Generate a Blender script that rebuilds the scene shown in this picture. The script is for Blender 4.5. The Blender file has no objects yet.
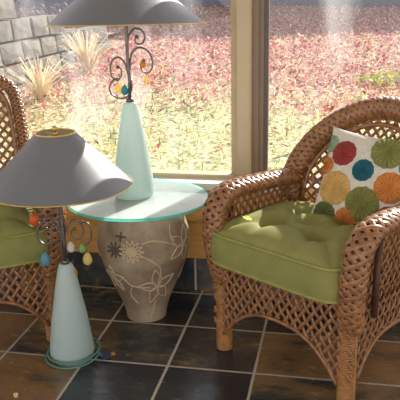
import bpy, math, random
from math import sin, cos, pi, radians, sqrt, atan2, floor, exp
from mathutils import Vector, Matrix
SC = bpy.context.scene
COL = SC.collection
V = Vector
rnd = random.Random(7)

# ------------------------------------------------------------------ materials
def newmat(name):
    m = bpy.data.materials.new(name); m.use_nodes = True
    nt = m.node_tree; nt.nodes.clear()
    out = nt.nodes.new('ShaderNodeOutputMaterial')
    return m, nt, out

def N(nt, t, **kw):
    n = nt.nodes.new(t)
    for k, v in kw.items():
        if k in n.inputs: n.inputs[k].default_value = v
        else: setattr(n, k, v)
    return n

def L(nt, a, b): nt.links.new(a, b)

def rgb(r, g, b):
    f = lambda c: (c / 255 / 12.92) if c / 255 <= .04045 else ((c / 255 + .055) / 1.055) ** 2.4
    return (f(r), f(g), f(b), 1)

def ramp(nt, stops, fac=None, interp='LINEAR'):
    n = nt.nodes.new('ShaderNodeValToRGB'); cr = n.color_ramp; cr.interpolation = interp
    while len(cr.elements) < len(stops): cr.elements.new(.5)
    for e, (p, c) in zip(cr.elements, stops): e.position = p; e.color = c
    if fac is not None: L(nt, fac, n.inputs['Fac'])
    return n

def noise(nt, scale, detail=4, rough=.55, coord='Object', vec=None):
    n = N(nt, 'ShaderNodeTexNoise', Scale=scale, Detail=detail, Roughness=rough)
    if vec is None:
        tc = nt.nodes.new('ShaderNodeTexCoord'); vec = tc.outputs[coord]
    L(nt, vec, n.inputs['Vector'])
    return n

def basic(name, c1, c2=None, scale=20, rough=.6, metal=0, bump=0, bscale=None, spec=.5, trans=0, sheen=0):
    m, nt, out = newmat(name)
    b = N(nt, 'ShaderNodeBsdfPrincipled', Roughness=rough, Metallic=metal)
    b.inputs['Specular IOR Level'].default_value = spec
    if sheen: b.inputs['Sheen Weight'].default_value = sheen
    c2 = c2 or c1
    nz = noise(nt, scale)
    r = ramp(nt, [(.3, c1), (.7, c2)], nz.outputs['Fac'])
    L(nt, r.outputs['Color'], b.inputs['Base Color'])
    if bump:
        n2 = noise(nt, bscale or scale * 3)
        bp = N(nt, 'ShaderNodeBump', Strength=bump, Distance=.01)
        L(nt, n2.outputs['Fac'], bp.inputs['Height']); L(nt, bp.outputs['Normal'], b.inputs['Normal'])
    if trans:
        t = nt.nodes.new('ShaderNodeBsdfTranslucent'); L(nt, r.outputs['Color'], t.inputs['Color'])
        mx = N(nt, 'ShaderNodeMixShader'); mx.inputs[0].default_value = trans
        L(nt, b.outputs[0], mx.inputs[1]); L(nt, t.outputs[0], mx.inputs[2]); L(nt, mx.outputs[0], out.inputs['Surface'])
    else:
        L(nt, b.outputs[0], out.inputs['Surface'])
    return m

M = {}
M['cane'] = basic('woven_cane', rgb(118, 76, 44), rgb(176, 123, 76), 45, .34, spec=.7, trans=.18)
M['cane_core'] = basic('cane_core', rgb(58, 34, 22), rgb(84, 50, 30), 30, .6)
M['cane_binding'] = basic('cane_binding', rgb(134, 90, 46), rgb(176, 124, 66), 60, .4)
M['green_fabric'] = basic('olive_cotton', rgb(124, 122, 68), rgb(137, 135, 79), 14, .85, bump=.12, bscale=400, spec=.2)
M['green_piping'] = basic('olive_piping', rgb(134, 134, 68), rgb(150, 150, 82), 30, .8, spec=.2)
M['pillow_white'] = basic('cream_linen', rgb(192, 186, 172), rgb(208, 202, 188), 60, .9, bump=.15, bscale=500, spec=.1)
M['post_paint'] = basic('beige_window_paint', rgb(186, 166, 132), rgb(196, 177, 144), 5, .5)
M['sash'] = basic('taupe_window_sash', rgb(128, 110, 90), rgb(140, 122, 102), 5, .5)
M['sash_dark'] = basic('dark_window_gasket', rgb(92, 80, 72), rgb(104, 92, 84), 8, .5)
M['iron'] = basic('dark_pewter_metal', rgb(92, 86, 84), rgb(122, 116, 112), 30, .38, metal=.85)
M['gold'] = basic('brass_trim', rgb(196, 160, 84), rgb(214, 180, 104), 40, .35, metal=.6)
M['shade'] = basic('grey_lampshade_fabric', rgb(100, 103, 107), rgb(110, 112, 115), 3, .45, bump=.08, bscale=600, spec=.35)
M['shade_in'] = basic('cream_shade_lining', rgb(214, 204, 180), None, 3, .8)
M['cord'] = basic('green_cord', rgb(70, 112, 100), rgb(92, 134, 118), 30, .45)
M['plug'] = basic('dark_plug', rgb(36, 44, 66), rgb(48, 56, 80), 30, .4)
M['yellow'] = basic('bright_yellow', rgb(232, 220, 40), rgb(240, 230, 70), 60, .6)
M['pale_leaf'] = basic('dry_pale_leaf', rgb(226, 210, 160), rgb(210, 186, 128), 60, .7)  # cream colour of the painted sun spot on the floor
M['stone'] = basic('grey_wall_stone', rgb(70, 67, 65), rgb(132, 127, 119), 7, .9, bump=.8, bscale=14, spec=.2)
M['siding_pale'] = basic('pale_siding', rgb(150, 146, 138), None, 2, .8)
M['siding'] = basic('navy_siding', rgb(48, 54, 84), rgb(58, 64, 96), 2, .7)
M['roofing'] = basic('dark_shingles', rgb(62, 58, 60), rgb(80, 76, 76), 12, .9)
M['bin_blue'] = basic('blue_plastic', rgb(96, 128, 184), rgb(106, 140, 196), 5, .4)
M['bin_pale'] = basic('pale_plastic', rgb(200, 206, 214), None, 5, .4)
M['sill_paint'] = basic('cream_sill_paint', rgb(232, 226, 212), None, 4, .35)  # near-white sun glare on the sill, put into its base colour
M['ceiling'] = basic('ceiling_paint', rgb(222, 216, 204), None, 3, .8)

def wood():
    m, nt, out = newmat('honey_wood')
    b = N(nt, 'ShaderNodeBsdfPrincipled', Roughness=.4)
    tc = nt.nodes.new('ShaderNodeTexCoord'); mp = nt.nodes.new('ShaderNodeMapping')
    mp.inputs['Scale'].default_value = (1.2, 14, 14); L(nt, tc.outputs['Object'], mp.inputs['Vector'])
    n = noise(nt, 3, 6, .6, vec=mp.outputs[0])
    r = ramp(nt, [(.25, rgb(214, 152, 82)), (.55, rgb(232, 176, 102)), (.8, rgb(240, 192, 122))], n.outputs['Fac'])
    L(nt, r.outputs[0], b.inputs['Base Color']); L(nt, b.outputs[0], out.inputs[0]); return m
M['wood'] = wood()

def slate(name, T=.31, x0=-.569, y0=2.78, axis='XY'):
    m, nt, out = newmat(name)
    b = N(nt, 'ShaderNodeBsdfPrincipled'); b.inputs['Specular IOR Level'].default_value = .8
    tc = nt.nodes.new('ShaderNodeTexCoord'); sx = nt.nodes.new('ShaderNodeSeparateXYZ'); L(nt, tc.outputs['Object'], sx.inputs[0])
    def math(op, a, bb=None):
        n = nt.nodes.new('ShaderNodeMath'); n.operation = op
        for i, q in enumerate((a, bb)):
            if q is None: continue
            if isinstance(q, (int, float)): n.inputs[i].default_value = q
            else: L(nt, q, n.inputs[i])
        return n.outputs[0]
    def cell(o, off):
        s = math('DIVIDE', math('SUBTRACT', o, off), T)
        return math('FLOOR', s), math('FRACT', s)
    ix, fx = cell(sx.outputs[0], x0)
    iy, fy = cell(sx.outputs['YZ'.index(axis[1]) + 1], y0)
    # distance to the nearest tile edge, roughened a little
    ed = lambda f: math('SUBTRACT', .5, math('ABSOLUTE', math('SUBTRACT', f, .5)))
    d = math('MINIMUM', ed(fx), ed(fy))
    wob = noise(nt, 40, 2)
    d = math('ADD', d, math('MULTIPLY', math('SUBTRACT', wob.outputs['Fac'], .5), .008))
    gm = nt.nodes.new('ShaderNodeMapRange'); gm.inputs['From Min'].default_value = .012; gm.inputs['From Max'].default_value = .019
    L(nt, d, gm.inputs['Value'])
    cv = nt.nodes.new('ShaderNodeCombineXYZ'); L(nt, ix, cv.inputs[0]); L(nt, iy, cv.inputs[1])
    wn = nt.nodes.new('ShaderNodeTexWhiteNoise'); wn.noise_dimensions = '3D'; L(nt, cv.outputs[0], wn.inputs['Vector'])
    vo = nt.nodes.new('ShaderNodeVectorMath'); vo.operation = 'SCALE'; vo.inputs['Scale'].default_value = 9; L(nt, wn.outputs['Color'], vo.inputs[0])
    va = nt.nodes.new('ShaderNodeVectorMath'); L(nt, tc.outputs['Object'], va.inputs[0]); L(nt, vo.outputs[0], va.inputs[1])
    mp = nt.nodes.new('ShaderNodeMapping'); mp.inputs['Scale'].default_value = (1, 2.2, 1); mp.inputs['Rotation'].default_value = (0, 0, .3); L(nt, va.outputs[0], mp.inputs['Vector'])
    n1 = noise(nt, 4.2, 6, .6, vec=mp.outputs[0]); n2 = noise(nt, 16, 8, .68, vec=mp.outputs[0])
    f = math('ADD', math('MULTIPLY', n1.outputs['Fac'], .75), math('MULTIPLY', n2.outputs['Fac'], .3))
    f = math('ADD', f, math('MULTIPLY', math('SUBTRACT', wn.outputs['Value'], .62), .36))
    r = ramp(nt, [(.30, rgb(36, 40, 46)), (.43, rgb(54, 58, 60)), (.5, rgb(80, 74, 62)), (.57, rgb(118, 94, 64)), (.68, rgb(138, 106, 72)), (.82, rgb(100, 92, 90))], f)
    mx = nt.nodes.new('ShaderNodeMix'); mx.data_type = 'RGBA'
    L(nt, gm.outputs[0], mx.inputs['Factor']); mx.inputs['A'].default_value = rgb(186, 176, 158); L(nt, r.outputs[0], mx.inputs['B'])
    L(nt, mx.outputs['Result'], b.inputs['Base Color'])
    rr = nt.nodes.new('ShaderNodeMapRange'); rr.inputs['From Min'].default_value = .3; rr.inputs['From Max'].default_value = .7
    rr.inputs['To Min'].default_value = .10; rr.inputs['To Max'].default_value = .32; L(nt, n2.outputs['Fac'], rr.inputs['Value'])
    L(nt, rr.outputs[0], b.inputs['Roughness'])
    bp = N(nt, 'ShaderNodeBump', Strength=.4, Distance=.006)
    n3 = noise(nt, 10, 2, .5); hh = math('ADD', math('ADD', math('MULTIPLY', n2.outputs['Fac'], .5), math('MULTIPLY', n3.outputs['Fac'], .7)), gm.outputs[0]); L(nt, hh, bp.inputs['Height'])
    L(nt, bp.outputs[0], b.inputs['Normal']); L(nt, b.outputs[0], out.inputs[0])
    return m
M['slate'] = slate('slate_tiles')
M['slate_base'] = slate('slate_baseboard', axis='XZ', x0=-.6, y0=-.152)

def pane(name, tint, refl, haze=0.0, hazecol=(.9, .9, .9, 1), glare_range=(.3, .75, .5, 1.8), stretch=(1, 1, 1)):
    m, nt, out = newmat(name)
    t = N(nt, 'ShaderNodeBsdfTransparent', Color=tint); g = N(nt, 'ShaderNodeBsdfGlossy', Roughness=.02)
    mx = N(nt, 'ShaderNodeMixShader'); mx.inputs[0].default_value = refl
    L(nt, t.outputs[0], mx.inputs[1]); L(nt, g.outputs[0], mx.inputs[2])
    s = mx.outputs[0]
    if haze:
        d = N(nt, 'ShaderNodeBsdfDiffuse', Color=hazecol); tl = N(nt, 'ShaderNodeBsdfTranslucent', Color=hazecol)
        m1 = N(nt, 'ShaderNodeMixShader'); L(nt, d.outputs[0], m1.inputs[1]); L(nt, tl.outputs[0], m1.inputs[2])
        m2 = N(nt, 'ShaderNodeMixShader')
        tc = nt.nodes.new('ShaderNodeTexCoord'); mp = nt.nodes.new('ShaderNodeMapping'); mp.inputs['Scale'].default_value = stretch; L(nt, tc.outputs['Object'], mp.inputs['Vector'])
        nz = noise(nt, 2.2, 3, .5, vec=mp.outputs[0])
        r = nt.nodes.new('ShaderNodeMapRange'); r.inputs['From Min'].default_value = glare_range[0]; r.inputs['From Max'].default_value = glare_range[1]
        r.inputs['To Min'].default_value = haze * glare_range[2]; r.inputs['To Max'].default_value = haze * glare_range[3]
        L(nt, nz.outputs['Fac'], r.inputs['Value']); L(nt, r.outputs[0], m2.inputs[0])
        L(nt, s, m2.inputs[1]); L(nt, m1.outputs[0], m2.inputs[2]); s = m2.outputs[0]
    L(nt, s, out.inputs[0]); return m
M['window_glass'] = pane('dusty_window_glass', (.97, .98, .98, 1), .05, .018, glare_range=(.50, .72, .5, 7), stretch=(2.6, 1, .8))  # whitish reflections on the panes, put in as noise streaks of haze
M['table_glass'] = pane('pale_table_glass', (.82, .96, .93, 1), .24, .48, (.90, .96, .94, 1))  # white sky glare on the tabletop mixed in as diffuse haze
M['glass_edge'] = basic('turquoise_glass_edge', rgb(96, 214, 196), rgb(130, 228, 212), 8, .12, trans=.55)

def frosted():
    m, nt, out = newmat('frosted_aqua_glass')
    b = N(nt, 'ShaderNodeBsdfPrincipled', Roughness=.32)
    tc = nt.nodes.new('ShaderNodeTexCoord'); sx = nt.nodes.new('ShaderNodeSeparateXYZ'); L(nt, tc.outputs['Object'], sx.inputs[0])
    mr = nt.nodes.new('ShaderNodeMapRange'); mr.inputs['From Max'].default_value = .37; L(nt, sx.outputs[2], mr.inputs[0])
    r = ramp(nt, [(0, rgb(194, 212, 208)), (1, rgb(204, 219, 213))], mr.outputs[0])
    L(nt, r.outputs[0], b.inputs['Base Color'])
    t = nt.nodes.new('ShaderNodeBsdfTranslucent'); L(nt, r.outputs[0], t.inputs['Color'])
    mx = N(nt, 'ShaderNodeMixShader'); mx.inputs[0].default_value = .45
    L(nt, b.outputs[0], mx.inputs[1]); L(nt, t.outputs[0], mx.inputs[2]); L(nt, mx.outputs[0], out.inputs[0]); return m
M['frosted'] = frosted()

def bead(name, c):
    m, nt, out = newmat(name)
    b = N(nt, 'ShaderNodeBsdfPrincipled', Roughness=.06); b.inputs['Base Color'].default_value = c
    t = N(nt, 'ShaderNodeBsdfTransparent', Color=c); tl = N(nt, 'ShaderNodeBsdfTranslucent', Color=c)
    m1 = N(nt, 'ShaderNodeMixShader'); m1.inputs[0].default_value = .5; L(nt, t.outputs[0], m1.inputs[1]); L(nt, tl.outputs[0], m1.inputs[2])
    mx = N(nt, 'ShaderNodeMixShader'); mx.inputs[0].default_value = .5
    L(nt, b.outputs[0], mx.inputs[1]); L(nt, m1.outputs[0], mx.inputs[2]); L(nt, mx.outputs[0], out.inputs[0]); return m
BEAD = {'amber': bead('amber_glass', rgb(222, 160, 60)), 'teal': bead('teal_glass', rgb(60, 150, 160)), 'green': bead('green_glass', rgb(150, 200, 110)),
        'yellow': bead('yellow_glass', rgb(236, 214, 130)), 'clear': bead('clear_glass', rgb(236, 230, 218)), 'orange': bead('orange_glass', rgb(226, 110, 50)),
        'blue': bead('blue_glass', rgb(110, 170, 190))}

def urn_mat(name, a, b_, c):
    m, nt, out = newmat(name)
    b = N(nt, 'ShaderNodeBsdfPrincipled', Roughness=.75)
    n1 = noise(nt, 7, 6, .65); r = ramp(nt, [(.3, a), (.5, b_), (.7, c)], n1.outputs['Fac']); L(nt, r.outputs[0], b.inputs['Base Color'])
    n2 = noise(nt, 60, 5, .7); bp = N(nt, 'ShaderNodeBump', Strength=.5, Distance=.006); L(nt, n2.outputs['Fac'], bp.inputs['Height']); L(nt, bp.outputs[0], b.inputs['Normal'])
    L(nt, b.outputs[0], out.inputs[0]); return m
M['urn'] = urn_mat('weathered_clay', rgb(112, 96, 76), rgb(146, 126, 102), rgb(174, 156, 130))
M['urn_line'] = urn_mat('pale_clay_relief', rgb(176, 152, 120), rgb(192, 168, 134), rgb(204, 184, 152))
M['urn_dark'] = urn_mat('dark_clay_petals', rgb(66, 56, 48), rgb(84, 72, 60), rgb(98, 84, 70))

def ground_mat():
    m, nt, out = newmat('autumn_lawn')
    b = N(nt, 'ShaderNodeBsdfPrincipled', Roughness=.95); b.inputs['Specular IOR Level'].default_value = .1
    n1 = noise(nt, .9, 3, .5); n2 = noise(nt, 30, 5, .75)
    g = ramp(nt, [(.36, rgb(84, 86, 52)), (.5, rgb(166, 164, 116)), (.62, rgb(232, 224, 188))], n2.outputs['Fac'])
    p = ramp(nt, [(.36, rgb(80, 48, 44)), (.5, rgb(160, 112, 98)), (.62, rgb(214, 184, 152))], n2.outputs['Fac'])
    tc = nt.nodes.new('ShaderNodeTexCoord'); sx = nt.nodes.new('ShaderNodeSeparateXYZ'); L(nt, tc.outputs['Object'], sx.inputs[0])
    mr = nt.nodes.new('ShaderNodeMapRange'); mr.inputs['From Min'].default_value = 4.4; mr.inputs['From Max'].default_value = 6.6; L(nt, sx.outputs[1], mr.inputs[0])
    ad = nt.nodes.new('ShaderNodeMath'); ad.operation = 'MULTIPLY_ADD'; L(nt, n1.outputs['Fac'], ad.inputs[0]); ad.inputs[1].default_value = 1.4; L(nt, mr.outputs[0], ad.inputs[2])
    s2 = nt.nodes.new('ShaderNodeMath'); s2.operation = 'SUBTRACT'; s2.use_clamp = True; L(nt, ad.outputs[0], s2.inputs[0]); s2.inputs[1].default_value = .75
    mx = nt.nodes.new('ShaderNodeMix'); mx.data_type = 'RGBA'; L(nt, s2.outputs[0], mx.inputs['Factor']); L(nt, g.outputs[0], mx.inputs['A']); L(nt, p.outputs[0], mx.inputs['B'])
    L(nt, mx.outputs['Result'], b.inputs['Base Color']); L(nt, b.outputs[0], out.inputs[0]); return m
M['lawn'] = ground_mat()
LEAF = [basic('leaf_%d' % i, c, None, 5, .7, trans=.35, spec=.2) for i, c in enumerate(
    [rgb(180, 72, 86), rgb(204, 112, 120), rgb(136, 40, 54), rgb(214, 168, 140), rgb(226, 210, 184), rgb(126, 84, 68), rgb(206, 144, 154)])]
GRASS = [basic('grass_%d' % i, c, None, 5, .7, trans=.35, spec=.2) for i, c in enumerate([rgb(166, 176, 112), rgb(206, 206, 152), rgb(124, 138, 82), rgb(232, 226, 194)])]
STRAW = [basic('straw_%d' % i, c, None, 5, .7, trans=.3, spec=.2) for i, c in enumerate([rgb(236, 226, 202), rgb(216, 200, 166)])]
SHRUB = [basic('shrub_%d' % i, c, None, 5, .6, trans=.4, spec=.3) for i, c in enumerate([rgb(176, 190, 60), rgb(146, 168, 52)])]
IVY_SHADED = [basic('ivy_%d' % i, c, None, 5, .6, trans=.2, spec=.3) for i, c in enumerate([rgb(86, 74, 100), rgb(110, 92, 116), rgb(70, 66, 92)])]  # purple-blue shade over the foliage is put into these leaf colours

# ------------------------------------------------------------------ mesh builder
class MB:
    def __init__(s): s.v = []; s.f = []; s.m = []
    def add(s, vs, fs, mi=0):
        o = len(s.v); s.v += [tuple(p) for p in vs]
        for f in fs: s.f.append(tuple(i + o for i in f)); s.m.append(mi)
    def box(s, x0, x1, y0, y1, z0, z1, mi=0, mat=None):
        vs = [V((x, y, z)) for z in (z0, z1) for y in (y0, y1) for x in (x0, x1)]
        if mat: vs = [mat @ p for p in vs]
        s.add(vs, [(0, 2, 3, 1), (4, 5, 7, 6), (0, 1, 5, 4), (2, 6, 7, 3), (0, 4, 6, 2), (1, 3, 7, 5)], mi)
    def sweep(s, rings, closed=False, cap=True, mi=0):
        n = len(rings[0]); k = len(rings); vs = [p for r in rings for p in r]; fs = []
        for i in range(k if closed else k - 1):
            a = i * n; b = ((i + 1) % k) * n
            for j in range(n): fs.append((a + j, a + (j + 1) % n, b + (j + 1) % n, b + j))
        if cap and not closed: fs += [tuple(range(n))[::-1], tuple((k - 1) * n + j for j in range(n))]
        s.add(vs, fs, mi)
    def tube(s, pts, r, n=8, closed=False, mi=0):
        pts = [V(p) for p in pts]; k = len(pts); rs = r if isinstance(r, (list, tuple)) else [r] * k
        rings = []; prev = None
        for i in range(k):
            t = (pts[(i + 1) % k] - pts[i - 1]) if closed else (pts[min(i + 1, k - 1)] - pts[max(i - 1, 0)])
            t = t.normalized() if t.length > 1e-9 else V((0, 0, 1))
            if prev is None: prev = t.orthogonal().normalized()
            a = prev - t * prev.dot(t); a = a.normalized() if a.length > 1e-6 else t.orthogonal().normalized(); prev = a; b = t.cross(a)
            rings.append([pts[i] + (a * cos(2 * pi * j / n) + b * sin(2 * pi * j / n)) * rs[i] for j in range(n)])
        s.sweep(rings, closed, True, mi)
    def ribbon(s, pts, nrm, w, th, mi=0):
        k = len(pts); rings = []
        for i in range(k):
            t = (pts[min(i + 1, k - 1)] - pts[max(i - 1, 0)])
            if t.length < 1e-9: return
            n = nrm[i]; b = t.normalized().cross(n); b = b.normalized() if b.length > 1e-6 else V((1, 0, 0))
            p = pts[i]
            rings.append([p - b * w / 2 - n * th / 2, p + b * w / 2 - n * th / 2, p + b * w * .38 + n * th / 2, p - b * w * .38 + n * th / 2])
        s.sweep(rings, False, True, mi)
    def lathe(s, prof, n=40, mi=0, c=(0, 0, 0), closed=False):
        k = len(prof); vs = [V((c[0] + r * cos(2 * pi * j / n), c[1] + r * sin(2 * pi * j / n), c[2] + z)) for r, z in prof for j in range(n)]; fs = []
        for i in range(k if closed else k - 1):
            a = i * n; b = ((i + 1) % k) * n
            for j in range(n): fs.append((a + j, a + (j + 1) % n, b + (j + 1) % n, b + j))
        s.add(vs, fs, mi)
    def ellipsoid(s, c, rx, ry, rz, mi=0, n=14, m=9, shape=None):
        c = V(c); vs = [c + V((0, 0, -rz))]; fs = []
        for i in range(1, m):
            a = -pi / 2 + pi * i / m; q = shape(sin(a)) if shape else 1
            for j in range(n): vs.append(c + V((rx * q * cos(a) * cos(2 * pi * j / n), ry * q * cos(a) * sin(2 * pi * j / n), rz * sin(a))))
        vs.append(c + V((0, 0, rz))); e = len(vs) - 1
        for j in range(n): fs.append((0, 1 + (j + 1) % n, 1 + j)); fs.append((e, e - n + j, e - n + (j + 1) % n))
        for i in range(m - 2):
            for j in range(n): a = 1 + i * n; fs.append((a + j, a + (j + 1) % n, a + n + (j + 1) % n, a + n + j))
        s.add(vs, fs, mi)
    def build(s, name, mats, parent=None, smooth=True, loc=None):
        me = bpy.data.meshes.new(name); me.from_pydata(s.v, [], s.f)
        for m in (mats if isinstance(mats, list) else [mats]): me.materials.append(m)
        me.polygons.foreach_set('material_index', s.m)
        me.polygons.foreach_set('use_smooth', [smooth] * len(s.f)); me.update()
        o = bpy.data.objects.new(name, me); COL.objects.link(o)
        if parent: o.parent = parent
        if loc: o.location = loc
        return o

def tag(o, label=None, cat=None, group=None, kind=None):
    for k, v in (('label', label), ('category', cat), ('group', group), ('kind', kind)):
        if v: o[k] = v
    return o
def empty(name, loc=(0, 0, 0), rz=0):
    o = bpy.data.objects.new(name, None); COL.objects.link(o); o.location = loc; o.rotation_euler = (0, 0, rz); o.empty_display_size = .1; return o

def catmull(P, per=8, closed=False):
    P = [V(p) for p in P]; n = len(P); out = []
    for i in range(n if closed else n - 1):
        g = (lambda k: P[k % n]) if closed else (lambda k: P[max(0, min(n - 1, k))])
        a, b, c, d = g(i - 1), g(i), g(i + 1), g(i + 2)
        for j in range(per):
            t = j / per
            out.append(.5 * ((2 * b) + (c - a) * t + (2 * a - 5 * b + 4 * c - d) * t * t + (3 * b - a - 3 * c + d) * t ** 3))
    if not closed: out.append(P[-1])
    return out

def resample(P, step):
    d = [0]
    for a, b in zip(P, P[1:]): d.append(d[-1] + (b - a).length)
    n = max(2, int(d[-1] / step)); out = []; j = 0
    for i in range(n + 1):
        t = d[-1] * i / n
        while j < len(d) - 2 and d[j + 1] < t: j += 1
        q = (t - d[j]) / max(1e-9, d[j + 1] - d[j]); out.append(P[j].lerp(P[j + 1], q))
    return out, d[-1]

# ------------------------------------------------------------------ camera
H = 1.3; F = 703.0
PITCH = radians(17.0); ROLL = radians(1.1); YAW = radians(11.5)
f = V((0, cos(PITCH), -sin(PITCH))); r0 = V((1, 0, 0)); u0 = r0.cross(f)
cr = r0 * cos(ROLL) - u0 * sin(ROLL); cu = r0 * sin(ROLL) + u0 * cos(ROLL)
RZ = Matrix.Rotation(YAW, 3, 'Z')
f, cr, cu = RZ @ f, RZ @ cr, RZ @ cu
cam_d = bpy.data.cameras.new('camera'); cam = bpy.data.objects.new('camera', cam_d); COL.objects.link(cam)
m3 = Matrix((cr, cu, -f)).transposed(); cam.matrix_world = Matrix.Translation((0, 0, H)) @ m3.to_4x4()
cam_d.sensor_width = 36; cam_d.lens = 36 * F / 400; cam_d.clip_start = .05; cam_d.clip_end = 200
SC.camera = cam

# ------------------------------------------------------------------ the room
WY = 2.83          # inner face of the window wall
def struct(name, mb, mats, parent=None, smooth=False):
    o = mb.build(name, mats, parent, smooth); o['kind'] = 'structure'; return o
b = MB(); b.box(-3.2, 3.2, -1.2, WY + .1, -.08, 0); struct('floor', b, M['slate'])
b = MB(); b.box(-3.2, 3.2, WY, WY + .14, 0, .47); b.box(-3.2, 3.2, WY, WY + .14, 2.25, 2.62)
b.box(-3.2, -2.5, WY, WY + .14, .47, 2.25); b.box(2.2, 3.2, WY, WY + .14, .47, 2.25)
struct('wall_back', b, M['wood'])
b = MB(); b.box(-3.2, 3.2, -.4, WY + .3, 2.62, 2.74); struct('ceiling', b, M['ceiling'])
b = MB(); b.box(-7, 7, -.4, WY + .14, 2.76, 7.2); struct('wall_upper', b, M['siding_pale'])  # unseen block added above the ceiling to cut sky light on the lawn
b = MB(); b.box(-3.2, 3.2, WY - .012, WY - .0005, 0.0, .148); struct('baseboard_back', b, M['slate_base'])
b = MB(); b.box(-3.2, 3.2, WY - .012, WY - .0005, .325, .338); b.box(-3.2, 3.2, WY - .007, WY - .0005, .338, .352); struct('trim_1', b, M['wood'])
b = MB(); b.box(-3.2, 3.2, WY - .03, WY + .16, .47, .50); struct('trim_2', b, M['sill_paint'])
b = MB(); b.box(-.402, -.358, WY - .005, WY + .12, .50, 2.25); b.box(-.412, -.362, WY - .014, WY - .005, .50, 2.25); struct('trim_3', b, M['post_paint'])
def window(name, x0, x1):
    e = empty(name, ((x0 + x1) / 2, WY + .06, .50)); e['kind'] = 'structure'; c = (x0 + x1) / 2
    fr = MB(); w = (x1 - x0) / 2
    for s in (-1, 1):
        a, bb = sorted((s * w, s * (w - .03))); fr.box(a, bb, -.03, .05, 0, 1.75)
        a, bb = sorted((s * (w - .03), s * (w - .05))); fr.box(a, bb, -.005, .05, 0, 1.75)
    fr.box(-w + .05, w - .05, -.01, .05, 0, .018); fr.box(-w + .05, w - .05, -.03, .05, 1.71, 1.75)
    fr.build('frame', M['sash'] if x0 > -1 else M['post_paint'], e, False)
    g = MB()
    for s in (-1, 1):
        a, bb = sorted((s * (w - .05), s * (w - .068))); g.box(a, bb, .005, .04, .018, 1.71)
    g.build('gasket', M['sash_dark'] if x0 > -1 else M['post_paint'], e, False)
    p = MB(); p.box(-w + .05, w - .05, .02, .026, .018, 1.71); p.build('pane', M['window_glass'], e, False)
window('window_1', -2.5, -.38); window('window_2', -.362, 2.2)

# ------------------------------------------------------------------ wicker armchair
def roll_part(name, path, wv, rw, rt, parent, nst=6, pitch=.155, sw=.0185):
    """braided roll: dark core tube with two families of flat strands wound over and under each other"""
    P, ln = resample(path, .006); k = len(P); fr = []
    for i in range(k):
        t = (P[min(i + 1, k - 1)] - P[max(i - 1, 0)]).normalized(); w = wv(P[i]) if callable(wv) else V(wv)
        w = (w - t * w.dot(t)).normalized(); fr.append((P[i], w, t.cross(w)))
    def at(s, a, off):
        i = max(0, min(k - 1, int(round(s / ln * (k - 1))))); p, w, n = fr[i]
        return p + w * (rw + off) * cos(a) + n * (rt + off) * sin(a), (w * cos(a) / rw + n * sin(a) / rt).normalized()
    core = MB(); core.sweep([[p + w * (rw - .004) * cos(2 * pi * j / 12) + n * (rt - .004) * sin(2 * pi * j / 12) for j in range(12)] for p, w, n in fr[::3]], mi=1)
    for sg in (1, -1):
        for q in range(nst):
            pts = []; nr = []
            for i in range(k):
                s = ln * i / (k - 1); a = sg * 2 * pi * s / pitch + 2 * pi * q / nst
                off = .0012 + sg * .0013 * cos(pi * 2 * nst * s / pitch + (pi * q if sg > 0 else -pi * q))
                p, n = at(s, a, off); pts.append(p); nr.append(n)
            core.ribbon(pts, nr, sw, .0028, 0)
    return core.build(name, [M['cane'], M['cane_core']], parent, True)

def lattice(mb, S, u0, u1, v0, v1, inside, pu=.034, pv=.046, w=.0125, th=.003):
    a = pu / pv; hh = .0022
    def nrm(u, v):
        e = .004; n = (S(u + e, v) - S(u - e, v)).cross(S(u, v + e) - S(u, v - e)); return n.normalized()
    for sg in (1, -1):
        lo = int(floor((u0 - a * v1) / pu)) - 1 if sg > 0 else int(floor((u0 + a * v0) / pu)) - 1
        hi = int(floor((u1 - a * v0) / pu)) + 2 if sg > 0 else int(floor((u1 + a * v1) / pu)) + 2
        for i in range(lo, hi):
            pts = []; nr = []
            K = max(8, int((v1 - v0) / .006))
            for q in range(K + 2):
                v = v0 + (v1 - v0) * q / K; u = i * pu + sg * a * v
                if q <= K and u0 <= u <= u1 and inside(u, v):
                    n = nrm(u, v); pts.append(S(u, v) + n * (sg * hh * cos(2 * pi * u / pu))); nr.append(n)
                else:
                    if len(pts) > 2: mb.ribbon(pts, nr, w, th)
                    pts = []; nr = []

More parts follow.
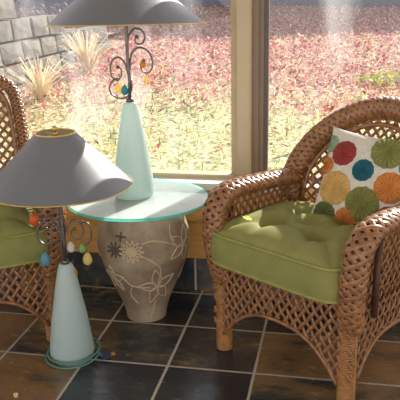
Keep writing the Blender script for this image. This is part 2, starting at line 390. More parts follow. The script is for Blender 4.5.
def wicker_chair(loc, rz, label, nexp=2.2, crest=.345, rim=(.036, .042), barrel=.10, lean=.10, HW=.30, ZS=.36):
    root = empty('wicker_armchair', loc, rz); tag(root, label, 'chair')
    D = .47; LX = HW - .022
    # arms
    for s in (-1, 1):
        path = catmull([(s * (LX - .003), 0, .28), (s * (LX + .004), -.018, .36), (s * (LX + .014), -.026, .45), (s * (LX + .02), -.018, .53), (s * (LX + .022), .022, .58), (s * (LX + .022), .09, .597), (s * (LX + .02), .22, .593), (s * (LX + .018), .34, .586), (s * (LX + .018), .43, .578)], 8)
        a = roll_part('arm', path, (1, 0, 0), .044, .030, root)
        st = MB(); st.tube([(s * (LX + .03), .075, .30), (s * (LX + .034), .07, .42), (s * (LX + .03), .085, .56)], .011, 8); st.build('post', M['cane_core'], a)
        p = MB(); lattice(p, lambda u, v, s=s: V((s * (LX - .012 + .03 * (v - .3) / .3), u, v)), .02, .44, .30, .57, lambda u, v: True)
        p.build('side_panel', M['cane'], root)
        p = MB(); zb = lambda u: .205 - .13 * (abs(u - D / 2) / (D / 2 - .03)) ** 3
        lattice(p, lambda u, v, s=s: V((s * (LX + .004), u, v)), 0, D, .05, .325, lambda u, v: v > zb(u))
        ed = [(s * (LX + .004), .03 + (D - .06) * i / 24, max(.075, zb(.03 + (D - .06) * i / 24))) for i in range(25)]
        p.tube(ed, .008, 6); p.build('side_apron', M['cane'], root)
    # back: leans and bows backwards
    Z0 = .557; Y0 = .43; HB = HW + .006
    yb = lambda x, z: Y0 + lean * max(0, (z - Z0)) / .3 + barrel * (1 - min(1, abs(x / HB)) ** 2)
    def arch(ph, hb, hz):
        c, s_ = cos(ph), sin(ph); x = hb * (abs(c) ** (2 / nexp)) * (1 if c > 0 else -1); z = Z0 + hz * abs(s_) ** (2 / nexp); return V((x, yb(x, z), z))
    path = [V((HB, Y0 - .005, .49))] + [arch(pi * i / 120, HB, crest) for i in range(121)] + [V((-HB, Y0 - .005, .49))]
    roll_part('back_rim', path, lambda p: V((0, 1, .25)), rim[0], rim[1], root, nst=6, pitch=.14 * (rim[1] / .042) ** .5, sw=.0175 * rim[1] / .042)
    k = rim[1] + .014
    inn = MB(); inn.tube([V((HB - k, Y0 - .012, .47))] + [arch(pi * i / 60, HB - k, crest - k) + V((0, -.018, 0)) for i in range(61)] + [V((-HB + k, Y0 - .012, .47))], .009, 6)
    inn.build('inner_rim', M['cane'], root)
    S = lambda u, v: V((u, yb(u, v) - .006, v))
    def inside(u, v):
        if v < Z0: return abs(u) < HB - .03
        return (abs(u) / (HB - .03)) ** nexp + ((v - Z0) / (crest - .03)) ** nexp < 1
    p = MB(); lattice(p, S, -HB, HB, .31, Z0 + crest, inside, pu=.036, pv=.040, w=.0125); p.build('back_panel', M['cane'], root)
    p = MB(); lattice(p, lambda u, v: V((u, D - .005, v)), -LX, LX, .05, .33, lambda u, v: v > .205 - .13 * (abs(u) / (LX - .03)) ** 3); p.build('rear_apron', M['cane'], root)
    # front apron
    LA = LX - .03
    zf = lambda u: .215 - .14 * (min(1, abs(u) / LA)) ** 2.6
    p = MB(); lattice(p, lambda u, v: V((u, -.022, v)), -HW, HW, .05, ZS, lambda u, v: v > zf(u))
    p.tube([(-LA + 2 * LA * i / 36, -.024, zf(-LA + 2 * LA * i / 36)) for i in range(37)], .007, 6)
    p.tube([(-HW, -.024, ZS - .005), (0, -.024, ZS - .005), (HW, -.024, ZS - .005)], .009, 6); p.build('front_apron', M['cane'], root)
    p = MB(); p.box(-LX + .01, LX - .01, -.005, .44, ZS - .03, ZS - .012); p.build('seat_deck', M['cane_core'], root, False)
    for sx in (-1, 1):
        for y in (0, D - .02):
            l = MB(); x = sx * (LX - .01)
            l.tube([(x, y, .002), (x, y, .1), (x, y, .30)], [.024, .026, .026], 10, mi=1)
            for i in range(34): l.tube([(x + .026 * cos(t * pi / 8), y + .026 * sin(t * pi / 8), .006 + i * .0085) for t in range(16)], .0046 if i < 12 else .004, 5, closed=True)
            l.build('leg', [M['cane_binding'], M['cane_core']], root)
    return root

TH_R = radians(-34.4)
CR = V((-.168, 2.17, 0))
chair_r = wicker_chair(CR, TH_R, 'brown woven wicker armchair holding the round-patterned pillow, right of the window post', crest=.29, nexp=1.95)
TH_L = radians(36)
exl = V((cos(TH_L), sin(TH_L), 0)); CL = V((-1.05, 2.285, 0)) - exl * .268
chair_l = wicker_chair(CL, TH_L, 'sunlit brown wicker armchair cut off by the left edge, behind the floor lamp', nexp=8, crest=.385, rim=(.03, .024), barrel=.04)

def cushion(loc, rz, label):
    W, y0, y1, zb, zt = .272, -.068, .405, .352, .462
    cy = (y0 + y1) / 2; D = (y1 - y0) / 2; n = 56; mb = MB()
    tuft = [(-.36, -.36), (.36, -.36), (-.36, .40), (.36, .40), (0, .02)]
    def sq(u, v, k=5):    # square to rounded square
        m = max(abs(u), abs(v));
        if m < 1e-6: return 0, 0
        l = (abs(u / m) ** k + abs(v / m) ** k) ** (1 / k); return u / l, v / l
    def top(u, v):
        h = .064 * (1 - abs(u) ** 3.5) ** .6 * (1 - abs(v) ** 3.5) ** .6
        for a, b_ in tuft:
            d2 = ((u - a) * W) ** 2 + ((v - b_) * D) ** 2; h -= .040 * exp(-d2 / (2 * .036 ** 2)) * (1 - max(abs(u), abs(v)) ** 6)
        for a, b_, c, d in ((-.36, -.36, -.36, .4), (.36, -.36, .36, .4), (-.36, -.36, .36, -.36), (-.36, .4, .36, .4), (-.36, -.36, -1, -1), (.36, -.36, 1, -1), (-.36, -.36, -.36, -1), (.36, -.36, .36, -1)):
            ex, ey = c - a, d - b_; t = max(0, min(1, ((u - a) * ex + (v - b_) * ey) / (ex * ex + ey * ey)))
            d2 = ((u - a - t * ex) * W) ** 2 + ((v - b_ - t * ey) * D) ** 2
            h -= .013 * exp(-d2 / (2 * .016 ** 2)) * (1 - max(abs(u), abs(v)) ** 4)
        return h
    vs = []; fs = []
    for j in range(n + 1):
        for i in range(n + 1):
            u, v = -1 + 2 * i / n, -1 + 2 * j / n; a, b_ = sq(u, v, 9); vs.append(V((a * W, cy + b_ * D, zt + top(u, v))))
    for j in range(n):
        for i in range(n): q = j * (n + 1) + i; fs.append((q, q + 1, q + n + 2, q + n + 1))
    ring = [i for i in range(n)] + [n + j * (n + 1) for j in range(n)] + [n * (n + 1) + n - i for i in range(n)] + [(n - j) * (n + 1) for j in range(n)]
    R = len(ring); last = ring
    for t in range(1, 7):
        o = len(vs); q = t / 6; bul = 1 + .035 * sin(pi * q)
        for i in ring: p = vs[i]; vs.append(V((p.x * bul, cy + (p.y - cy) * bul, zt + (zb - zt) * q)))
        for k in range(R): fs.append((last[k], o + k, o + (k + 1) % R, last[(k + 1) % R]))
        last = [o + k for k in range(R)]
    fs.append(tuple(last))
    mb.add(vs, fs); o = mb.build('seat_cushion', M['green_fabric'], None, True, loc); o.rotation_euler = (0, 0, rz)
    tag(o, label, 'cushion', None)
    for z, dz in ((zt, .002), (zb + .006, 0)):
        pp = MB(); pp.tube([(vs[i].x * 1.008, cy + (vs[i].y - cy) * 1.008, z + dz) for i in ring[::2]], .0052, 6, closed=True); pp.build('piping', M['green_piping'], o)
    return o
cush_r = cushion(CR + Matrix.Rotation(TH_R, 3, 'Z') @ V((-.016, 0, .01)), TH_R, 'olive green tufted seat cushion in the right wicker armchair, under the patterned pillow')
cush_l = cushion(CL, TH_L, 'olive green seat cushion in the wicker armchair at the left edge')

# ------------------------------------------------------------------ patterned pillow
def pillow():
    a = .179
    base = CR + (Matrix.Rotation(TH_R, 3, 'Z') @ V((.075, .372, 0)))
    o_loc = V((base.x, base.y, .622))
    yawp = TH_R + radians(14); lean = radians(66)
    thick = lambda u, v: .056 * max(0, (1 - u * u) * (1 - v * v)) ** .45
    pin = lambda u, v: (u * (1 - .07 * (1 - v * v) ), v * (1 - .07 * (1 - u * u)))
    # edges bow inwards between the corners
    n = 36; mb = MB()
    for sg in (1, -1):
        vs = []; fs = []
        for j in range(n + 1):
            for i in range(n + 1):
                u, v = -1 + 2 * i / n, -1 + 2 * j / n; U, W = pin(u, v); vs.append(V((U * a, W * a, sg * thick(u, v))))
        for j in range(n):
            for i in range(n):
                q = j * (n + 1) + i; fc = (q, q + 1, q + n + 2, q + n + 1); fs.append(fc if sg > 0 else fc[::-1])
        mb.add(vs, fs)
    o = mb.build('throw_pillow', M['pillow_white'], None, True, o_loc)
    o.rotation_euler = (Matrix.Rotation(yawp, 3, 'Z') @ Matrix.Rotation(lean, 3, 'X') @ Matrix.Rotation(radians(-5), 3, 'Z')).to_euler()
    tag(o, 'square cream throw pillow covered in coloured pleated fabric circles', 'pillow')
    cols = {'red': (158, 66, 62), 'olive': (132, 132, 72), 'teal': (44, 104, 118), 'tan': (206, 166, 100), 'orange': (204, 132, 66), 'dark green': (98, 106, 58), 'mint': (150, 172, 140), 'brick': (150, 76, 70)}
    mats = {k: basic('pleated_' + k.replace(' ', '_'), rgb(*[int(x * .86) for x in c]), rgb(*c), 40, .8, spec=.2) for k, c in cols.items()}
    spots = [(-.09, .115, .047, 'red'), (.085, .12, .062, 'olive'), (-.005, .045, .04, 'teal'), (-.115, -.025, .062, 'tan'), (.0, -.085, .062, 'olive'), (.10, -.02, .055, 'orange'),
             (-.065, -.145, .042, 'orange'), (-.158, -.125, .045, 'dark green'), (-.165, .068, .032, 'orange'), (-.155, .16, .034, 'mint'), (.10, -.14, .046, 'red'), (.165, .06, .034, 'teal'), (.168, -.085, .03, 'mint')]
    def surf(x, y): return thick(min(1, max(-1, x / a * 1.04)), min(1, max(-1, y / a * 1.04)))
    for x, y, r, c in [((p * .982 - q * .19) * .9, (p * .19 + q * .982) * .9, r_ * .99, c_) for p, q, r_, c_ in spots]:
        d = MB(); nr, nt = 7, 108; vs = [V((x, y, surf(x, y) + .002))]
        for i in range(1, nr + 1):
            q = i / nr
            for j in range(nt):
                t = 2 * pi * j / nt; rr = r * q * (1 + (.02 * cos(12 * t) if i == nr else 0)); X = max(-a * .95, min(a * .95, x + rr * cos(t))); Y = max(-a * .95, min(a * .95, y + rr * sin(t)))
                h = .010 - .009 * q ** .5 * abs(cos(9 * t)) ** 3 if i < nr else 0; vs.append(V((X, Y, surf(X, Y) + h + (.001 if i < nr else -.001))))
        fs = [(0, 1 + j, 1 + (j + 1) % nt) for j in range(nt)]
        for i in range(nr - 1):
            for j in range(nt): q = 1 + i * nt; fs.append((q + j, q + nt + j, q + nt + (j + 1) % nt, q + (j + 1) % nt))
        d.add(vs, fs); ob = d.build('fabric_circle', mats[c], o); ob['label'] = c + ' pleated fabric circle'
    return o
pillow()

def leaf_scrap(name, p, rz, size, mat, label, cat):
    mb = MB(); pts = [(0, -1), (.35, -.55), (.5, 0), (.3, .5), (0, 1), (-.32, .55), (-.5, .05), (-.38, -.5)]
    vs = [V((x * size, y * size, .002 + .006 * abs(x) + .003 * sin(3 * y))) for x, y in pts] + [V((0, 0, 0.002))]
    vs += [q + V((0, 0, .0012)) for q in vs]
    k = len(pts); fs = [(8, (i + 1) % k, i) for i in range(k)] + [(17, 9 + i, 9 + (i + 1) % k) for i in range(k)] + [(i, (i + 1) % k, 9 + (i + 1) % k, 9 + i) for i in range(k)]
    mb.add(vs, fs); o = mb.build(name, mat, None, False, p); o.rotation_euler = (0, 0, rz); return tag(o, label, cat)

def onto(px, py, z):
    d = cr * ((px - 200) / F) + cu * ((200 - py) / F) + f; t = (z - H) / d.z; return V((0, 0, H)) + d * t
leaf_scrap('yellow_scrap', onto(247, 219, .535), .9, .024, M['yellow'], 'small bright yellow scrap lying on the right green seat cushion', 'scrap')
leaf_scrap('dry_leaf', onto(16, 396, .0), .5, .016, M['pale_leaf'], 'small pale dry leaf on the slate floor at the bottom left corner', 'leaf')  # a spot of sunlight, modelled as a pale flat piece

# ------------------------------------------------------------------ urn table with glass top
TX, TY = -.765, 2.545
def urn():
    prof = [(.0, .0), (.074, 0), (.082, .012), (.085, .03), (.100, .08), (.128, .15), (.156, .22), (.176, .28), (.184, .33), (.179, .385), (.162, .435), (.143, .464), (.133, .480), (.135, .492), (.125, .497), (.105, .493), (.10, .45), (.0, .44)]
    pp = [(p.x, p.y) for p in catmull([(r, z, 0) for r, z in prof], 4)]
    pp = [(max(0, r), z) for r, z in pp]
    mb = MB(); mb.lathe(pp, 64)
    outer = [(r, z) for r, z in prof[2:14]]
    def rad(z):
        for (r1, z1), (r2, z2) in zip(outer, outer[1:]):
            if z1 <= z <= z2: return r1 + (r2 - r1) * (z - z1) / (z2 - z1)
        return .13
    toward = atan2(-TY, -TX)
    def on(s, z, lift=.0):   # s: metres along the surface to the right seen from the camera
        r = rad(z) + lift; a = toward + s / .165; return V((r * cos(a), r * sin(a), z))
    def line(ps, w=.003, mi=1):
        q = catmull([(a, b_, 0) for a, b_ in ps], 6); mb.tube([on(p.x, p.y, .0005) for p in q], w, 6, mi=mi)
    def petal(cx, cz, ang, ln, wd, w=.003, mi=1):
        pts = []
        for t in range(13):
            q = t / 12 * 2; side = 1 if q <= 1 else -1; k = q if q <= 1 else 2 - q
            l = ln * k; o_ = side * wd * sin(pi * k ** .8); pts.append((cx + l * cos(ang) - o_ * sin(ang), cz + l * sin(ang) + o_ * cos(ang)))
        line(pts, w, mi)
    for k in range(5): petal(.055, .18, radians(30 + 72 * k), .085, .020)       # big five-petal flower low on the right
    line([(.055, .11), (.045, .06), (.03, .03)])
    for k in range(5): petal(.16, .34, radians(70 + 72 * k), .075, .018)
    for k in range(13): petal(-.045, .345, 2 * pi * k / 13, .044, .006, .0026)   # daisy
    line([(-.045 + .01 * cos(t), .345 + .01 * sin(t)) for t in [i * pi / 4 for i in range(9)]], .004)
    for k in range(9): line([(-.108, .345), (-.108 + .032 * cos(2 * pi * k / 9), .345 + .032 * sin(2 * pi * k / 9))], .0048, 2)
    for k in range(4): line([(-.085 + .0 * k, .40), (-.085 + .022 * cos(2 * pi * k / 4), .40 + .018 * sin(2 * pi * k / 4))], .004, 2)
    line([(-.01, .375), (.03, .385), (.08, .37), (.12, .35)]); line([(-.01, .33), (.03, .30), (.06, .26), (.055, .20)])
    line([(.11, .43), (.10, .40), (.115, .37)]); line([(-.16, .24), (-.10, .225), (-.06, .19), (0.02, .18)]); line([(-.06, .19), (-.08, .14), (-.05, .10)])
    for k in range(5): petal(-.15, .21, radians(18 + 72 * k), .06, .014)
    for k in range(5): petal(.27, .2, radians(50 + 72 * k), .07, .016)
    for k in range(5): petal(-.27, .32, radians(50 + 72 * k), .07, .016)
    o = mb.build('urn', [M['urn'], M['urn_line'], M['urn_dark']], None, True, (TX + .012, TY + .005, 0))
    tag(o, 'weathered clay urn with raised flowers standing on the slate floor under the glass tabletop', 'urn')
urn()
R = .277
mb = MB(); mb.lathe([(0, 0), (R - .003, 0)], 96); mb.lathe([(R - .003, 0), (R, .003), (R, .008), (R - .003, .011)], 96, 1); mb.lathe([(R - .003, .011), (0, .011)], 96)
o = mb.build('glass_tabletop', [M['table_glass'], M['glass_edge']], None, False, (TX, TY, .4975)); tag(o, 'round glass tabletop with turquoise edge resting on the clay urn', 'tabletop')

# ------------------------------------------------------------------ lamps
def lamp(name, loc, rot, label, rshade, cord, beads, scrolls, tilt=0):
    root = empty(name, loc, rot); tag(root, label, 'lamp', None)
    g = MB()
    prof = [(0, .0), (.062, 0), (.074, .006), (.08, .025), (.079, .05), (.073, .10), (.063, .17), (.051, .24), (.038, .31), (.029, .35), (.023, .368), (.012, .372), (0, .372)]
    pp = [(max(0, p.x), p.y) for p in catmull([(r, z, 0) for r, z in prof], 4)]
    g.lathe(pp, 48); g.build('glass_base', M['frosted'], root)
    st = MB(); st.tube([(0, 0, .37), (0.002, 0, .45), (-.002, 0, .55), (0, 0, .655), (0, 0, .86)], .0062, 8); st.lathe([(.0, .368), (.016, .37), (.013, .385), (.0, .388)], 16); stem = st.build('stem', M['iron'], root)
    for s in scrolls:
        sc_ = MB(); c = catmull([(x, 0.004, z) for x, z in s], 7); k = len(c); sc_.tube(c, [.0042 * (1 - .35 * i / k) for i in range(k)], 7); sc_.ellipsoid(c[-1], .007, .007, .007); sc_.build('scroll', M['iron'], root)
    for x, z, col, sz, drop in beads:
        w = MB(); w.tube([(x, .004, z + drop + sz * 1.2), (x, .004, z + sz * .8)], .0012, 5)
        bd = MB(); bd.ellipsoid((x, .004, z), sz * .78, sz * .6, sz * 1.15, shape=lambda t: 1 - .25 * t)
        ob = bd.build('glass_bead', BEAD[col], root); ob['label'] = col + ' glass bead'; w.build('wire', M['iron'], ob)
    zb, zt, rt = .655, .838, .066
    sh = MB(); n = 72
    sh.lathe([(rshade, zb), (rshade * .75 + rt * .25, zb + (zt - zb) * .26), (rt, zt)], n, 0); sh.lathe([(rt - .003, zt), (rshade * .75 + rt * .25 - .003, zb + (zt - zb) * .26 - .001), (rshade - .003, zb)], n, 1)
    sh.lathe([(rt, zt), (rt - .003, zt)], n, 0); sh.lathe([(rshade - .003, zb), (rshade, zb)], n, 1)
    s_ob = sh.build('lamp_shade', [M['shade'], M['shade_in']], root)
    for rr, zz, q in ((rshade + .0005, zb + .002, .0022), (rt, zt, .0034)):
        t = MB(); t.tube([(rr * cos(2 * pi * i / n), rr * sin(2 * pi * i / n), zz) for i in range(n)], q, 6, closed=True); t.build('trim', M['gold'], s_ob)
    t = MB()
    for k in range(3): t.tube([(0, 0, zt - .008), (rt * cos(2 * pi * k / 3 + .4), rt * sin(2 * pi * k / 3 + .4), zt - .002)], .002, 5)
    t.build('spider', M['gold'], s_ob)
    if tilt:
        s_ob.matrix_local = Matrix.Translation((0, 0, zt)) @ Matrix.Rotation(radians(tilt), 4, 'X') @ Matrix.Translation((0, 0, -zt))
    t = MB(); t.lathe([(0, .83), (.014, .832), (.006, .840), (.005, .844), (.010, .849), (.009, .856), (.004, .862), (0, .863)], 20); t.build('finial', M['gold'], root)
    if cord:
        c = MB(); P = []
        for i in range(120):
            q = i / 119; a = radians(-150) + q * 2 * pi * 2.6; P.append(V(((.090 + .010 * sin(q * 9)) * cos(a), (.090 + .010 * sin(q * 9)) * sin(a), .006 + .022 * (1 - q) + .016 * sin(a * .5 + 1) ** 2)))
        e = P[-1]; ex = V((.115, .004, .012)) # towards the plug
        P += catmull([e, e.lerp(ex, .4) + V((0, .02, 0)), ex + V((-.02, .01, 0.008)), ex], 6)[1:]
        Rm = Matrix.Rotation(-rot, 3, 'Z')
        c.tube([Rm @ p for p in P], .0036, 6); co = c.build('cord', M['cord'], root)
        pl = MB(); T = Matrix.Rotation(-rot, 4, 'Z') @ Matrix.Translation(ex) @ Matrix.Rotation(radians(38), 4, 'Z')
        pl.box(-.003, .024, -.011, .011, -.009, .010, 0, T); pl.box(.022, .030, -.007, .007, -.006, .007, 0, T)
        pl.box(.030, .046, -.0075, -.0055, -.003, .003, 1, T); pl.box(.030, .046, .0055, .0075, -.003, .003, 1, T)
        pl.build('plug', [M['plug'], M['gold']], co, False)
    return root

SCR = [  # spirals in the (x, z) plane of the lamp, from the stem outwards and inwards
    [(.004, .49), (.012, .545), (.038, .572), (.072, .562), (.09, .53), (.088, .495), (.070, .478), (.050, .488), (.046, .51), (.058, .524)],
    [(.0, .585), (.008, .62), (.030, .642), (.056, .634), (.066, .61), (.056, .588), (.036, .586), (.028, .60), (.036, .612)],
    [(-.002, .475), (-.012, .515), (-.034, .538), (-.058, .528), (-.068, .50), (-.064, .468), (-.044, .456), (-.028, .47), (-.028, .494), (-.04, .502)],
    [(.006, .455), (.008, .42), (-.008, .392), (-.038, .384), (-.066, .398), (-.076, .425), (-.062, .452), (-.044, .456)],
]
lamp('table_lamp', (-.785, 2.560, .5092), YAW, 'table lamp with grey cone shade and pale glass base on the glass tabletop', .292, False,
     [(-.042, .424, 'yellow', .016, .014), (-.018, .416, 'teal', .017, .01), (.054, .512, 'amber', .014, .004), (.066, .452, 'yellow', .014, .012), (.072, .425, 'clear', .010, .01), (-.05, .352, 'clear', .013, .014)], SCR, tilt=-2.5)
SCR2 = [
    [(.0, .46), (.014, .505), (.040, .53), (.066, .515), (.070, .485), (.055, .462), (.034, .468), (.028, .486), (.040, .498)],
    [(.006, .40), (.018, .43), (.05, .425), (.085, .445), (.098, .48), (.09, .515), (.065, .522)],
    [(-.003, .47), (-.018, .52), (-.045, .545), (-.072, .535)],
    [(-.03, .515), (-.062, .525), (-.088, .498), (-.088, .462), (-.066, .442), (-.044, .455), (-.042, .485), (-.058, .498)],
    [(0, .39), (-.012, .43), (-.006, .47), (-.024, .505), (-.03, .515)],
]
lamp('floor_lamp', (-.929, 2.166, 0), YAW, 'grey cone shaded lamp on the slate floor, green cord around its pale glass base', .248, True,
     [(-.098, .535, 'orange', .022, .008), (-.072, .386, 'blue', .023, .028), (.022, .43, 'clear', .018, .012), (.062, .424, 'green', .015, .012), (.078, .385, 'yellow', .021, .016), (.026, .335, 'amber', .018, .03)], SCR2)

# ------------------------------------------------------------------ the garden
def gz(x, y): return .04 + .06 * y + .03 * sin(x * 1.1 + .5) * sin(y * .8) if y > 3.1 else .04 + .06 * y
mb = MB(); nx, ny = 60, 60; vs = []
for j in range(ny + 1):
    for i in range(nx + 1):
        x = -14 + 28 * i / nx; y = WY + .15 + 20 * (j / ny) ** 1.3; vs.append(V((x, y, gz(x, y) - .08 * (y < 3.05))))
mb.add(vs, [(j * (nx + 1) + i, j * (nx + 1) + i + 1, (j + 1) * (nx + 1) + i + 1, (j + 1) * (nx + 1) + i) for j in range(ny) for i in range(nx)])
o = mb.build('lawn', M['lawn']); o['kind'] = 'structure'

WX = -2.9
def wedge(y0, y1):    # a random spot of garden the windows look onto
    y = y0 + (y1 - y0) * rnd.random() ** .8; x = -.2 * y + (rnd.random() - .5) * (y * .62 + 2.2); return x, y
mb = MB()
for i in range(27000):
    x, y = wedge(3.9, 11.5) if i < 23000 else wedge(11, 13.7)
    if x < WX + .1 and y < 9.4: continue
    if y < 5.3 and rnd.random() < .72: continue
    if y < 6.4 and rnd.random() < .45: continue
    s = .013 + .022 * rnd.random(); a = rnd.random() * 6.28; z = gz(x, y) + .012 + .03 * rnd.random()
    Rm = Matrix.Rotation(a, 3, 'Z') @ Matrix.Rotation((rnd.random() - .5) * 1.9, 3, 'X')
    P = [(0, -1, 0), (.55, -.2, .25), (.35, .5, .2), (0, 1.1, 0), (-.35, .5, .2), (-.55, -.2, .25)]
    mi = rnd.choices(range(7), [3, 4, 2.5, 3.5, 5, 2, 5])[0]
    mb.add([V((x, y, z + s * .4)) + Rm @ (V(p) * s) for p in P], [(0, 1, 2, 3), (0, 3, 4, 5)], mi)
tag(mb.build('fallen_leaves', LEAF, smooth=False), 'red, pink and tan fallen leaves scattered over the lawn outside', 'leaves', None, 'stuff')
mb = MB()
for i in range(9000):
    x, y = wedge(3.3, 9.5)
    if y > 6 and rnd.random() < .5: continue
    if x < WX + .1: continue
    h = .025 + .045 * rnd.random(); a = rnd.random() * 6.28; w = .004 + .003 * rnd.random(); z = gz(x, y)
    d = V((cos(a), sin(a), 0)); t = V((-sin(a), cos(a), 0)) * h * (rnd.random() - .2)
    mb.add([V((x, y, z)) - d * w, V((x, y, z)) + d * w, V((x, y, z + h * .6)) + t * .4 + d * w * .7, V((x, y, z + h)) + t, V((x, y, z + h * .6)) + t * .4 - d * w * .7], [(0, 1, 2, 3, 4)], rnd.choices(range(4), [4, 4, 2, 3])[0])
tag(mb.build('lawn_grass', GRASS, smooth=False), 'short sunlit grass blades on the lawn just outside the window', 'grass', None, 'stuff')

def tuft(name, x, y, n, h, spread, mats, label, cat):
    mb = MB(); z0 = gz(x, y)
    for i in range(n):
        a = rnd.random() * 6.28; l = h * (.5 + .5 * rnd.random()); q = spread * (.3 + .7 * rnd.random()); w = .006 + .004 * rnd.random(); d = V((cos(a), sin(a), 0)); s = V((-sin(a), cos(a), 0))
        p = [V((x, y, z0)) + d * (.06 * rnd.random()), V((x, y, z0 + l * .6)) + d * q * .35, V((x, y, z0 + l)) + d * q * .8, V((x, y, z0 + l * .9)) + d * q * 1.15]
        vs = []
        for k, c in enumerate(p): ww = w * (1 - .25 * k); vs += [c - s * ww, c + s * ww]
        mb.add(vs, [(2 * k, 2 * k + 1, 2 * k + 3, 2 * k + 2) for k in range(3)], rnd.randrange(len(mats)))
    return tag(mb.build(name, mats, smooth=False), label, cat)
tuft('ornamental_grass', -2.55, 6.9, 110, .42, .42, STRAW, 'pale dry ornamental grass clump in front of the stone wall, nearer the lamps', 'grass')
tuft('ornamental_grass', -2.5, 5.6, 90, .36, .4, STRAW, 'pale dry ornamental grass clump beside the left wicker chair back, outside', 'grass')

mb = MB()
sx, sy = .62, 6.6
for i in range(420):
    a = rnd.random() * 6.28; rr = sqrt(rnd.random()) * .33; x = sx + rr * cos(a) * 1.5; y = sy + rr * sin(a); z = gz(x, y) + .02 + (.12) * rnd.random() * (1 - (rr / .33) ** 2); s = .018 + .02 * rnd.random()
    Rm = Matrix.Rotation(rnd.random() * 6.28, 3, 'Z') @ Matrix.Rotation((rnd.random() - .5) * 2, 3, 'X')
    mb.add([V((x, y, z)) + Rm @ (V(p) * s) for p in [(0, -1, 0), (.5, 0, .2), (0, 1, 0), (-.5, 0, .2)]], [(0, 1, 2, 3)], rnd.randrange(2))
tag(mb.build('low_shrub', SHRUB, smooth=False), 'low yellow green plant on the lawn seen above the right chair back', 'plant')

# stepped stone retaining wall, running away from the house
mb = MB(); CH = .195
tops = [(4.2, 6.45, 6), (6.45, 7.3, 5), (7.3, 8.8, 4)]
for c in range(0, 6):
    y = 4.0 + (c % 2) * .21
    while y < 10.3:
        ln = .36 + .12 * rnd.random(); ym = y + ln / 2
        k = [t[2] for t in tops if t[0] <= ym < t[1]]
        if k and c < k[0]:
            z0 = .06 + c * CH; dx = .02 * rnd.random(); bx = MB(); g = .011
            x0, x1 = WX - .26, WX + dx - .012 * c; P = []
            # pitched face: front corners chipped at random
            ch = lambda: .012 + .018 * rnd.random()
            A = [V((x1, y + g + ch() * .4, z0 + g)), V((x1, y + ln - g - ch() * .4, z0 + g)), V((x1 - ch(), y + ln - g, z0 + CH - g)), V((x1 - ch(), y + g, z0 + CH - g)),
                 V((x1 + .006, y + ln * .3, z0 + CH * .5)), V((x1 + .006 * rnd.random(), y + ln * .7, z0 + CH * .42)),
                 V((x0, y + g, z0 + g)), V((x0, y + ln - g, z0 + g)), V((x0, y + ln - g, z0 + CH - g)), V((x0, y + g, z0 + CH - g))]
            mb.add(A, [(0, 1, 5, 4), (1, 2, 5), (2, 3, 4, 5), (3, 0, 4), (6, 9, 8, 7), (0, 6, 7, 1), (3, 2, 8, 9), (0, 3, 9, 6), (1, 7, 8, 2)])
        y += ln
tag(mb.build('retaining_wall', M['stone'], smooth=False), 'stepped grey stone block retaining wall outside at the upper left', 'wall')
mb = MB(); vs = []
for j in range(21):
    for i in range(9):
        y = 4.0 + 9 * j / 20; x = WX - .2 - 5 * i / 8; top = .06 + CH * (5.7 if y < 6.5 else 4.8 if y < 7.4 else 3.9 if y < 8.9 else 3.2); vs.append(V((x, y, max(top, gz(x, y) - .02) + .05 * sin(3 * x + 2 * y) * (i > 0))))
mb.add(vs, [(j * 9 + i, j * 9 + i + 1, (j + 1) * 9 + i + 1, (j + 1) * 9 + i) for j in range(20) for i in range(8)])
o = mb.build('terrace_bank', M['lawn']); o['kind'] = 'structure'
mb = MB()
for i in range(900):
    y = 6.6 + 3.2 * rnd.random(); x = WX - .15 - 2.4 * rnd.random(); z = .06 + CH * (5 if y < 7.4 else 4) + .03 + .22 * rnd.random(); s = .025 + .03 * rnd.random()
    Rm = Matrix.Rotation(rnd.random() * 6.28, 3, 'Z') @ Matrix.Rotation((rnd.random() - .5) * 2, 3, 'X')
    mb.add([V((x, y, z)) + Rm @ (V(p) * s) for p in [(0, -1, 0), (.6, 0, .2), (0, 1, 0), (-.6, 0, .2)]], [(0, 1, 2, 3)], rnd.randrange(3))
tag(mb.build('ivy_cover', IVY_SHADED, smooth=False), 'purple grey groundcover leaves growing on top of the stone wall', 'plant', None, 'stuff')

# the neighbour's house: throws the shade across the far lawn
HY = 13.9; hz = gz(0, HY) - .1
house = empty('house', (-1.0, HY, hz)); tag(house, 'dark navy house across the lawn, only its foot in view at the top', 'house')
b = MB(); b.box(-10, 13, 0, 7, 0, 2.15)
for i in range(13): b.box(-10, 13, -.012, 0, .3 + i * .14, .3 + i * .14 + .012)
b.build('siding', M['siding'], house, False)
b = MB(); b.box(-10.02, 13.02, -.03, 0, 0, .28); b.build('foundation', M['siding'], house, False)
b = MB(); b.add([V(p) for p in [(-10.4, -.5, 2.1), (13.4, -.5, 2.1), (13.4, 3.5, 4.2), (-10.4, 3.5, 4.2), (-10.4, 7.5, 2.1), (13.4, 7.5, 2.1), (-10.4, -.5, 2.0), (13.4, -.5, 2.0), (-10.4, 7.5, 2.0), (13.4, 7.5, 2.0)]],
              [(0, 1, 2, 3), (3, 2, 5, 4), (6, 8, 9, 7), (0, 6, 7, 1), (4, 5, 9, 8), (0, 3, 4, 8, 6), (1, 7, 9, 5, 2)]); b.build('roof', M['roofing'], house, False)
for x in (-6, -1.5, 3, 7.5):
    w = MB(); w.box(x, x + 1.2, -.05, .02, 1.0, 1.8); wf = w.build('window', M['bin_pale'], house, False)
    w = MB(); w.box(x + .08, x + 1.12, -.06, -.05, 1.06, 1.74); w.build('pane', M['sash_dark'], wf, False)
bx_, by_ = onto(200, 7, .9).x, 13.6
d0 = onto(201, 8, .86); bl = V((d0.x, d0.y, gz(d0.x, d0.y)))
bn = empty('storage_bin', bl, YAW); tag(bn, 'pale blue storage bin on the far lawn at the top, left of the window post', 'bin')
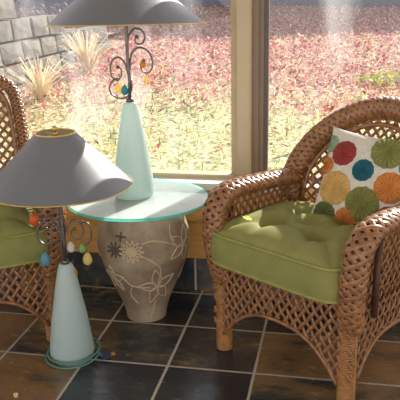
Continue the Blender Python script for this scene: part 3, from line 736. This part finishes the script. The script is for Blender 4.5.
b = MB(); b.sweep([[V((sx * w, sy * w * .9, z)) for sx, sy in ((-1, -1), (1, -1), (1, 1), (-1, 1))] for w, z in ((.17, 0), (.2, .5), (.21, .8))]); b.build('body', M['bin_blue'], bn, False)
b = MB(); b.box(-.23, .23, -.21, .21, .8, .86); b.build('lid', M['bin_pale'], bn, False)

# ------------------------------------------------------------------ light
az = V((.33, .94)).normalized(); el = radians(28.5)
sd = bpy.data.lights.new('sun', 'SUN'); sd.energy = 11; sd.angle = radians(.6); sd.color = (1, .95, .86)
so = bpy.data.objects.new('sun', sd); COL.objects.link(so); so.location = (3, 12, 9)
dirv = V((-az.x * cos(el), -az.y * cos(el), -sin(el))); so.rotation_euler = dirv.to_track_quat('-Z', 'Y').to_euler()
w = bpy.data.worlds.new('sky'); SC.world = w; w.use_nodes = True; nt = w.node_tree; nt.nodes.clear()
out = nt.nodes.new('ShaderNodeOutputWorld'); bg = nt.nodes.new('ShaderNodeBackground')
tc = nt.nodes.new('ShaderNodeTexCoord'); sx = nt.nodes.new('ShaderNodeSeparateXYZ'); L(nt, tc.outputs['Generated'], sx.inputs[0])
r = ramp(nt, [(.0, (.5, .46, .40, 1)), (.47, (1.0, .93, .86, 1)), (.52, (1.5, 1.43, 1.36, 1)), (.68, (1.15, 1.12, 1.15, 1)), (.85, (.34, .38, .56, 1)), (1, (.24, .29, .48, 1))])
mr = nt.nodes.new('ShaderNodeMapRange'); mr.inputs['From Min'].default_value = -1; L(nt, sx.outputs[2], mr.inputs[0]); L(nt, mr.outputs[0], r.inputs[0])
# the sky is brighter round the sun
dp = nt.nodes.new('ShaderNodeVectorMath'); dp.operation = 'DOT_PRODUCT'; L(nt, tc.outputs['Generated'], dp.inputs[0]); dp.inputs[1].default_value = tuple(-dirv)
pw = nt.nodes.new('ShaderNodeMath'); pw.operation = 'POWER'; pw.use_clamp = False
mx0 = nt.nodes.new('ShaderNodeMath'); mx0.operation = 'MAXIMUM'; L(nt, dp.outputs['Value'], mx0.inputs[0]); mx0.inputs[1].default_value = 0
L(nt, mx0.outputs[0], pw.inputs[0]); pw.inputs[1].default_value = 14
ma = nt.nodes.new('ShaderNodeMath'); ma.operation = 'MULTIPLY_ADD'; L(nt, pw.outputs[0], ma.inputs[0]); ma.inputs[1].default_value = 4.0; ma.inputs[2].default_value = 1.3
L(nt, ma.outputs[0], bg.inputs[1]); L(nt, r.outputs[0], bg.inputs[0]); L(nt, bg.outputs[0], out.inputs[0])

SC.view_settings.view_transform = 'Standard'; SC.view_settings.look = 'None'; SC.view_settings.gamma = 1; SC.view_settings.exposure = 0.15
SC.cycles.max_bounces = 10; SC.cycles.transparent_max_bounces = 16; SC.cycles.sample_clamp_indirect = 6
SC.cycles.use_denoising = True
